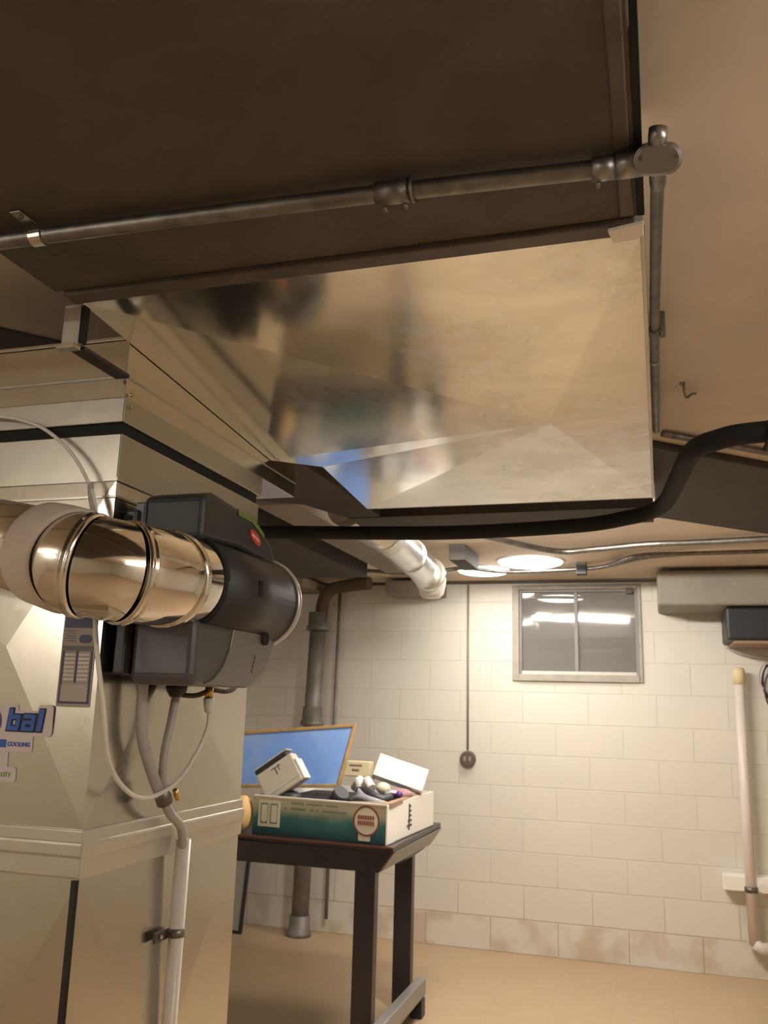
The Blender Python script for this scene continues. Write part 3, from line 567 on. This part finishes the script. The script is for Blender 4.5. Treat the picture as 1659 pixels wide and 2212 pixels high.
# ------------------------------------------------------------ right side of the far wall
tag(box('grey_duct_box', (0.0, 1.6, 5.55, 6.045, 2.145, H - .022), 'greyduct', bevel=.015), 'long grey duct box on the far wall right of the window', 'duct')
ac = thing('black_cabinet', 'black box unit under the grey duct box at right', 'cabinet', (.9, 5.8, 1.93))
box('case', (.385, 1.5, 5.60, 6.045, 1.945, 2.140), 'acblack', ac, .015); box('brown_base', (.42, 1.48, 5.62, 6.045, 1.925, 1.944), 'junk3', ac, .004)
co = thing('wire_coil', 'coil of thin dark wire hanging below the black unit', 'wire', (.63, 5.98, 1.7))
for k, (dx, dz, r, m) in enumerate(((0, 0, .11, 'wire'), (.012, .01, .122, 'wire'), (-.03, .03, .085, 'wirel'), (.02, -.05, .13, 'wire'))):
    tube('wire_turn', [(.66 + dx + r * .55 * math.cos(a * PI / 12), 5.99 - .01 * k, 1.715 + dz + r * math.sin(a * PI / 12)) for a in range(25)], .005, m, co, n=8)
tag(tube('drooping_wire', [(.40, 5.96, 1.925), (.46, 5.97, 1.90), (.55, 5.98, 1.875), (.70, 5.98, 1.87), (.80, 5.97, 1.93)], .006, 'wirel', n=8, smooth=True), 'thin pale wire drooping under the black unit', 'wire')
wp = thing('wall_pipe', 'old white vertical pipe with yellow cap standing off the far wall', 'pipe', (.47, 5.93, 0))
tube('pipe', [(.462, 5.93, .22), (.462, 5.93, 1.72)], .030, 'pinkpvc', wp, n=20)
tube('yellow_cap', [(.463, 5.93, 1.70), (.463, 5.93, 1.785), (.463, 5.93, 1.80)], [.036, .036, .026], 'yellowed', wp, n=20)
tube('pipe_ring', [(.462, 5.93, .50), (.462, 5.93, .53)], .037, 'conduit', wp, n=20)
tube('pipe_foot', [(.462, 5.93, .225), (.50, 5.93, .20), (.58, 5.93, .20)], .034, 'pinkpvc', wp, n=16)
tube('pipe_end', [(.462, 6.04, .21), (.462, 5.93, .21)], .03, 'pinkpvc', wp, n=16)
tag(box('wall_ledge', (.31, .70, 5.93, 6.045, .50, .585), 'cartonw', bevel=.006), 'pale ledge block on the far wall behind the white pipe', 'ledge')
tag(tube('valve', [(.53, 5.99, .53), (.53, 5.90, .53)], .028, 'white', n=14), 'white valve knob right of the wall pipe at its ring', 'valve')

# cord with round outlet
oc = thing('hanging_outlet', 'brown round outlet hanging on a cord on the far wall', 'outlet', (-1.255, 6.0, 1.18))
tube('cord', [(-1.262, 6.035, 2.355), (-1.258, 6.035, 1.24)], .007, 'cordm', oc, n=8)
bm = NB(); add_tube(bm, [(-1.255, 6.045, 1.178), (-1.255, 6.015, 1.178), (-1.255, 6.005, 1.178)], [.052, .052, .044], n=28); f_ = obj('outlet_body', bm, 'outlet', oc)
bm = NB()
for x in (-1.273, -1.237): add_box(bm, x - .008, x + .008, 6.001, 6.0055, 1.165, 1.195)
obj('socket_slot', bm, 'cordm', f_)

# cast iron stack with hubs, brown wrapped branch
sp_ = thing('soil_stack', 'grey cast iron stack pipe standing against the far wall', 'pipe', (-2.31, 5.88, 0))
tube('stack_pipe', [(-2.365, 5.90, 0), (-2.345, 5.90, 1.2), (-2.32, 5.90, 2.15)], .058, 'iron', sp_, n=24)
for z in (0.0, 1.36, 2.02): tube('hub', [(-2.365 + z * .02, 5.90, z), (-2.365 + z * .02, 5.90, z + .03), (-2.365 + z * .02, 5.90, z + .035), (-2.365 + z * .02, 5.90, z + .13)], [.082, .082, .072, .068], 'iron', sp_, n=24)
tube('wrapped_branch', [(-2.30, 5.90, 2.12), (-2.285, 5.88, 2.22), (-2.22, 5.84, 2.30), (-2.08, 5.80, 2.325), (-1.90, 5.76, 2.335)], .045, 'lag', sp_, n=16, smooth=True)
tag(tube('thin_wall_pipe', [(-2.20, 5.99, 2.35), (-2.205, 5.99, 1.2), (-2.21, 5.99, .10)], .012, 'iron', n=12), 'thin grey pipe on the wall just right of the stack', 'pipe')
bp_ = thing('leaning_panel', 'grey panel with dark frame leaning on the far wall by the furnace', 'panel', (-2.85, 5.75, 0))
mt = Matrix.Translation((-2.95, 5.78, 0)) @ Matrix.Rotation(math.radians(-9), 4, 'X')
box('panel_sheet', (-.30, .20, 0, .012, .02, .60), 'mirror', bp_, mtx=mt)
bm = NB()
for b in ((-.32, -.30, -.006, .016, 0, .62), (.20, .22, -.006, .016, 0, .62), (-.30, .20, -.006, .016, 0, .02), (-.30, .20, -.006, .016, .60, .62)): add_box(bm, *b, mtx=mt)
obj('panel_frame', bm, 'blackp', bp_)

# ------------------------------------------------------------ table and the things on it
TZ = .90
tb = thing('work_table', 'dark table with thick edge and grey metal foot', 'table', (-1.6, 4.35, 0))
bm = NB(); add_prism(bm, [(-2.75, 4.01), (-1.150, 3.93), (-1.165, 4.89), (-2.75, 4.93)], 'z', TZ - .022, TZ); obj('tabletop', bm, 'tabletop', tb, .003)
bm = NB(); add_prism(bm, [(-2.75, 4.007), (-1.150, 3.925), (-1.150, 3.930), (-2.75, 4.012)], 'z', TZ - .008, TZ); obj('red_brown_edge', bm, 'tablered', tb)
bm = NB(); add_prism(bm, [(-2.74, .785), (-1.222, .785), (-1.158, .877), (-2.74, .877)], 'y', 3.96, 4.88); obj('apron', bm, 'tabletop', tb, .003)
bm = NB(); add_prism(bm, [(-1.2215, .786), (-1.1575, .876), (-1.1535, .876), (-1.2175, .786)], 'y', 3.98, 4.87); obj('lit_end_edge', bm, 'tableg', tb, .001)  # grey laid on the dark bevel paints in the light falling there
bm = NB(); add_prism(bm, [(-1.262, .75), (-1.215, .785), (-1.262, .785)], 'y', 4.4, 4.75); obj('end_bracket', bm, 'tabletop', tb, .003)
for x0, x1, y in ((-1.34, -1.245, 3.98), (-1.37, -1.275, 4.72), (-2.72, -2.625, 4.05), (-2.72, -2.625, 4.80)):
    box('leg', (x0, x1, y, y + .06, .0, .785), 'tabletop', tb, .004)
box('foot_bar', (-1.245, -1.195, 3.70, 4.74, .085, .165), 'tableg', tb, .006)
box('stretcher', (-1.275, -1.235, 3.98, 4.74, .03, .09), 'tabletop', tb, .003)
for y in (3.78, 4.64): box('foot_pad', (-1.25, -1.19, y, y + .07, 0, .085), 'blackp', tb, .004)

# printed carton tray, open on top
ct = thing('carton', 'open white and teal printed carton full of small items on the table', 'box', (-1.55, 4.4, TZ)); CH = .172
A, B, Dd, E_ = Vector((-1.885, 4.045)), Vector((-1.187, 3.955)), Vector((-1.170, 4.74)), Vector((-1.87, 4.80))
def side(p, q, th, m, name, z1=CH, ins=1):
    d = (q - p).normalized(); nn = Vector((-d.y, d.x)) * th * ins
    bm = NB(); add_prism(bm, [(p.x, p.y), (q.x, q.y), (q.x + nn.x, q.y + nn.y), (p.x + nn.x, p.y + nn.y)], 'z', 0.0, z1)
    bmesh.ops.transform(bm, matrix=Matrix.Translation((0, 0, TZ + .001)), verts=bm.verts[:]); return obj(name, bm, m, ct)
# printed face uses its own local height so the printing starts at its foot
def front():
    bm = NB(); add_prism(bm, [(A.x, A.y), (B.x, B.y), (B.x, B.y + .006), (A.x, A.y + .006)], 'z', 0, CH)
    o = obj('printed_side', bm, 'carton', ct); o.matrix_parent_inverse = Matrix.Translation((-ct.location.x, -ct.location.y, 0.001 - 0)); o.matrix_parent_inverse = Matrix.Translation((-ct.location.x, -ct.location.y, .001))
front()
side(B, Dd, .006, 'cartonw', 'white_side'); side(Dd, E_, .006, 'cartonw', 'back_side'); side(E_, A, .006, 'cartonw', 'left_side')
bm = NB(); add_prism(bm, [tuple(A), tuple(B), tuple(Dd), tuple(E_)], 'z', TZ + .001, TZ + .006); obj('carton_floor', bm, 'cartond', ct)
bm = NB(); add_prism(bm, [tuple(A + Vector((0, -.002))), tuple(B + Vector((0, -.002))), tuple(B + Vector((0, .012))), tuple(A + Vector((0, .012)))], 'z', TZ + CH - .004, TZ + CH + .003); obj('front_rim', bm, 'cartonw', ct)
bm = NB(); add_prism(bm, [(-1.36, 3.990), (-1.19, 3.968), (-1.18, 3.985), (-1.185, 4.52), (-1.215, 4.52), (-1.215, 4.04)], 'z', TZ + CH - .012, TZ + CH + .006); obj('brown_flap', bm, 'junk3', ct)
def fpt(s, z): p = A + (B - A) * s; return (p.x, p.y - .0015, TZ + z)
ang = math.atan2((B - A).y, (B - A).x); RF = Matrix.Rotation(ang, 4, 'Z') @ RX90
def fplate(name, s0, s1, z0, z1, m, r=.004, y=.0):
    w_ = (s1 - s0) * (B - A).length; p = fpt(s0, 0)
    bm = NB(); add_prism(bm, rrect(0, w_, z0, z1, r, 4), 'y', -.001 - y, 0 - y); bmesh.ops.transform(bm, matrix=Matrix.Translation(p) @ Matrix.Rotation(ang, 4, 'Z'), verts=bm.verts[:]); return obj(name, bm, m, ct)
fplate('printed_window', .045, .215, .035, .155, 'cream'); fplate('window_print', .065, .12, .05, .14, 'inkgreen', y=.001); fplate('window_print', .14, .195, .05, .14, 'inkgreen', y=.001); 
fplate('window_print_pale', .072, .115, .056, .134, 'cream', y=.002); fplate('window_print_pale', .147, .19, .056, .134, 'cream', y=.002)
def fring(s, z, r0, r1, m, y, nm):
    p = fpt(s, z); bm = NB(); n = 32
    for i in range(n):
        a, b = 2 * PI * i / n, 2 * PI * (i + 1) / n
        add_prism(bm, [(r0 * math.cos(a), r0 * math.sin(a)), (r1 * math.cos(a), r1 * math.sin(a)), (r1 * math.cos(b), r1 * math.sin(b)), (r0 * math.cos(b), r0 * math.sin(b))], 'y', -.001 - y, -y)
    bmesh.ops.transform(bm, matrix=Matrix.Translation(p) @ Matrix.Rotation(ang, 4, 'Z'), verts=bm.verts[:]); obj(nm, bm, m, ct)
fring(.855, .098, .058, .066, 'inkred', .001, 'red_seal'); fring(.855, .098, 0, .058, 'cream', .0003, 'seal_ground')
for k, (z, n) in enumerate(((.112, 7), (.088, 8))):
    for i in range(n): fplate('seal_lettering', .855 - .06 + i * .12 / n, .855 - .06 + (i + .7) * .12 / n, z - .008, z + .010, 'inkred', .001, .0014)
for z, s0, s1, h in ((.152, .30, .66, .007), (.128, .25, .72, .009), (.100, .26, .60, .008)):
    n = int((s1 - s0) / .016)
    for i in range(n):
        if random.random() < .84: fplate('line_of_print', s0 + i * .016, s0 + i * .016 + .011, z - h, z, 'inkgreen', .0008)
fplate('small_white_patch', .80, .885, .012, .045, 'cream')
# printing on the white side
bm = NB()
for i in range(5): add_box(bm, -1.1795, -1.178, 4.26 + i * .012, 4.34 - i * .004, TZ + .045 + i * .022, TZ + .055 + i * .022)
add_box(bm, -1.1795, -1.1775, 4.285, 4.30, TZ + .03, TZ + .15); obj('side_mark', bm, 'ink', ct)

# picture leaning at the back of the table
pic = thing('framed_picture', 'blue picture in a light wooden frame leaning in the carton', 'picture', (-1.85, 4.35, TZ + .2))
bmf = NB(); TR, BR, BL, TL = Vector((-1.489, 4.36, 1.415)), Vector((-1.556, 4.34, 1.100)), Vector((-2.25, 4.34, 1.066)), Vector((-2.25, 4.36, 1.345))
yd = Vector((0, .02, 0))
def quadslab(bm, q, d):
    a = [bm.verts.new(p) for p in q]; b = [bm.verts.new(p + d) for p in q]
    bm.faces.new(a[::-1]); bm.faces.new(b)
    for i in range(4): bm.faces.new((a[i], a[(i + 1) % 4], b[(i + 1) % 4], b[i]))
cen = (TR + BR + BL + TL) / 4
def inn(p, k): v = p - cen; return cen + Vector((v.x - math.copysign(k, v.x), v.y, v.z - math.copysign(k, v.z)))
I = [inn(p, .017) for p in (TR, BR, BL, TL)]; O = [TR, BR, BL, TL]
for i in range(4): quadslab(bmf, [O[i], O[(i + 1) % 4], I[(i + 1) % 4], I[i]], yd)
obj('picture_frame', bmf, 'wood', pic, .003)
bm = NB(); quadslab(bm, [p + Vector((0, .008, 0)) for p in I], Vector((0, .008, 0))); obj('picture_sheet', bm, 'blue', pic)

def obox(name, c, size, rot, m, label, cat, bevel=.004, group=None):
    mt = Matrix.Rotation(math.radians(rot[2]), 4, 'Z') @ Matrix.Rotation(math.radians(rot[1]), 4, 'Y') @ Matrix.Rotation(math.radians(rot[0]), 4, 'X')
    t_ = thing(name, label, cat, c, group); sx, sy, sz = [s / 2 for s in size]
    return t_, Matrix.Translation(c) @ mt, (sx, sy, sz)
# casing leaning in front of the picture
t_, mt, (sx, sy, sz) = obox('electronics_box', (-1.775, 4.12, 1.152), (.215, .07, .145), (-6, -34, 0), 'beige', 'tilted beige electronics casing leaning before the blue picture', 'box')
box('case', (-sx, sx, -sy, sy, -sz, sz), 'beige', t_, .008, mtx=mt)
box('dark_top', (-sx * .98, sx * .80, -sy * 1.02, sy * 1.02, sz - .002, sz + .022), 'junk1', t_, .01, mtx=mt)
box('lid', (-sx * .95, sx * .9, -sy, sy, sz + .022, sz + .028), 'beige', t_, .003, mtx=mt)
box('end_cap', (sx - .002, sx + .014, -sy * .95, sy * .95, -sz, sz * .5), 'white', t_, .006, mtx=mt)
box('ridge', (-sx, sx, -sy - .003, -sy + .002, -sz + .03, -sz + .034), 'white', t_, .001, mtx=mt)
bm = NB()
for b in ((.0, .004, .018, .055), (-.02, .035, .05, .053), (.02, .023, .03, .06)): add_box(bm, b[0], b[1], -sy - .0012, -sy, b[2], b[3], mtx=mt)
obj('pen_mark', bm, 'labelblue', t_)
t_, mt, (sx, sy, sz) = obox('white_case', (-1.285, 4.50, 1.170), (.262, .05, .125), (-30, 16.5, 12), 'white', 'bright white flat box tilted at the back of carton', 'box')
box('case', (-sx, sx, -sy, sy, -sz, sz), 'whitebox', t_, .006, mtx=mt); box('edge_band', (-sx - .001, -sx + .012, -sy * 1.01, sy * 1.01, -sz, sz), 'beige', t_, .002, mtx=mt)
t_, mt, (sx, sy, sz) = obox('small_cream_box', (-1.535, 4.55, 1.183), (.155, .06, .075), (0, 0, -2), 'creambox', 'small cream box between the blue picture and white box', 'box')
box('carton_body', (-sx, sx, -sy, sy, -sz, sz), 'creambox', t_, .004, mtx=mt)
bm = NB(); add_box(bm, -.035, .035, -sy - .001, -sy, .012, .022, mtx=mt); add_box(bm, -.02, .02, -sy - .001, -sy, -.012, .0, mtx=mt); obj('printed_mark', bm, 'junk3', t_)

# junk heaped in the carton, each a thing
def blob(name, c, r, m, label, cat, sq=(1, 1, 1), n=14, rot=0):
    bm = NB(); bmesh.ops.create_uvsphere(bm, u_segments=n, v_segments=10, radius=1)
    bmesh.ops.transform(bm, matrix=Matrix.Translation(c) @ Matrix.Rotation(math.radians(rot), 4, 'Y') @ Matrix.Diagonal((r * sq[0], r * sq[1], r * sq[2], 1)), verts=bm.verts[:])
    return tag(obj(name, bm, m, smooth=True), label, cat)
def cyl(name, a, b, r, m, label, cat, r2=None): return tag(tube(name, [a, b], [r, r if r2 is None else r2], m, n=20), label, cat)
cyl('grey_roll', (-1.50, 4.12, 1.05), (-1.455, 4.09, 1.105), .038, 'junk1', 'dark round item standing at the carton front under cream box', 'roll')
cyl('grey_can', (-1.40, 4.19, 1.03), (-1.37, 4.18, 1.105), .036, 'junk2', 'grey can beside the dark round item in the carton', 'can')
cyl('white_cup', (-1.432, 4.30, 1.08), (-1.427, 4.30, 1.155), .026, 'whitebox', 'small white cup below the cream box in the carton', 'cup', .032)
cyl('white_tube_end', (-1.395, 4.28, 1.15), (-1.355, 4.24, 1.115), .022, 'whitebox', 'short bright white tube lying on the dark cables', 'tube')
blob('cream_bulb', (-1.30, 4.25, 1.118), .032, 'cream', 'round cream bulb near the white box in the carton', 'bulb', (1.1, 1, .9))
cyl('bulb_socket', (-1.275, 4.23, 1.10), (-1.262, 4.20, 1.085), .014, 'junk2', 'small grey socket beside the cream bulb', 'socket')
tag(tube('black_cable_bundle', [(-1.41, 4.22, 1.10), (-1.36, 4.18, 1.105), (-1.31, 4.15, 1.085), (-1.27, 4.16, 1.075), (-1.25, 4.2, 1.08)], .022, 'junk1', n=12, smooth=True), 'bundle of black cable in the middle of the carton', 'cable')
tag(tube('grey_cable_loop', [(-1.40, 4.10, 1.06), (-1.35, 4.06, 1.085), (-1.29, 4.05, 1.075), (-1.23, 4.08, 1.055)], .020, 'junk2', n=12, smooth=True), 'grey cable loop at the right front of the carton', 'cable')
blob('mauve_cloth', (-1.245, 4.35, 1.085), .05, 'junk4', 'crumpled mauve cloth in front of the white box', 'cloth', (1.3, 1, .6))
blob('purple_ball', (-1.225, 4.27, 1.092), .017, 'stickp', 'small dark purple ball on the mauve cloth', 'ball')
blob('pink_scrap', (-1.26, 4.28, 1.098), .018, 'stickw', 'small pale pink scrap next to the purple ball', 'scrap', (1.6, 1, .6))
blob('glass_jar', (-1.73, 4.12, 1.066), .045, 'junk1', 'dark glossy dome between casing and picture corner', 'dome', (1.3, 1, .7))
cyl('cardboard_core', (-1.485, 4.36, 1.10), (-1.44, 4.33, 1.15), .02, 'beige', 'beige wedge shaped core beneath the cream box', 'tube')
tag(box('black_tray', (-1.84, -1.22, 4.32, 4.70, TZ + .010, 1.05), 'junk1', bevel=.01), 'black tray lying inside the carton', 'tray')
tag(box('black_pouch', (-1.85, -1.52, 4.07, 4.29, TZ + .010, 1.045), 'junk1', bevel=.03), 'soft black pouch at the front inside the carton', 'pouch')
blob('yellow_bag', (-1.945, 4.06, .985), .082, 'bag', 'crumpled yellow paper bag left of the carton', 'bag', (.62, .7, 1.0))
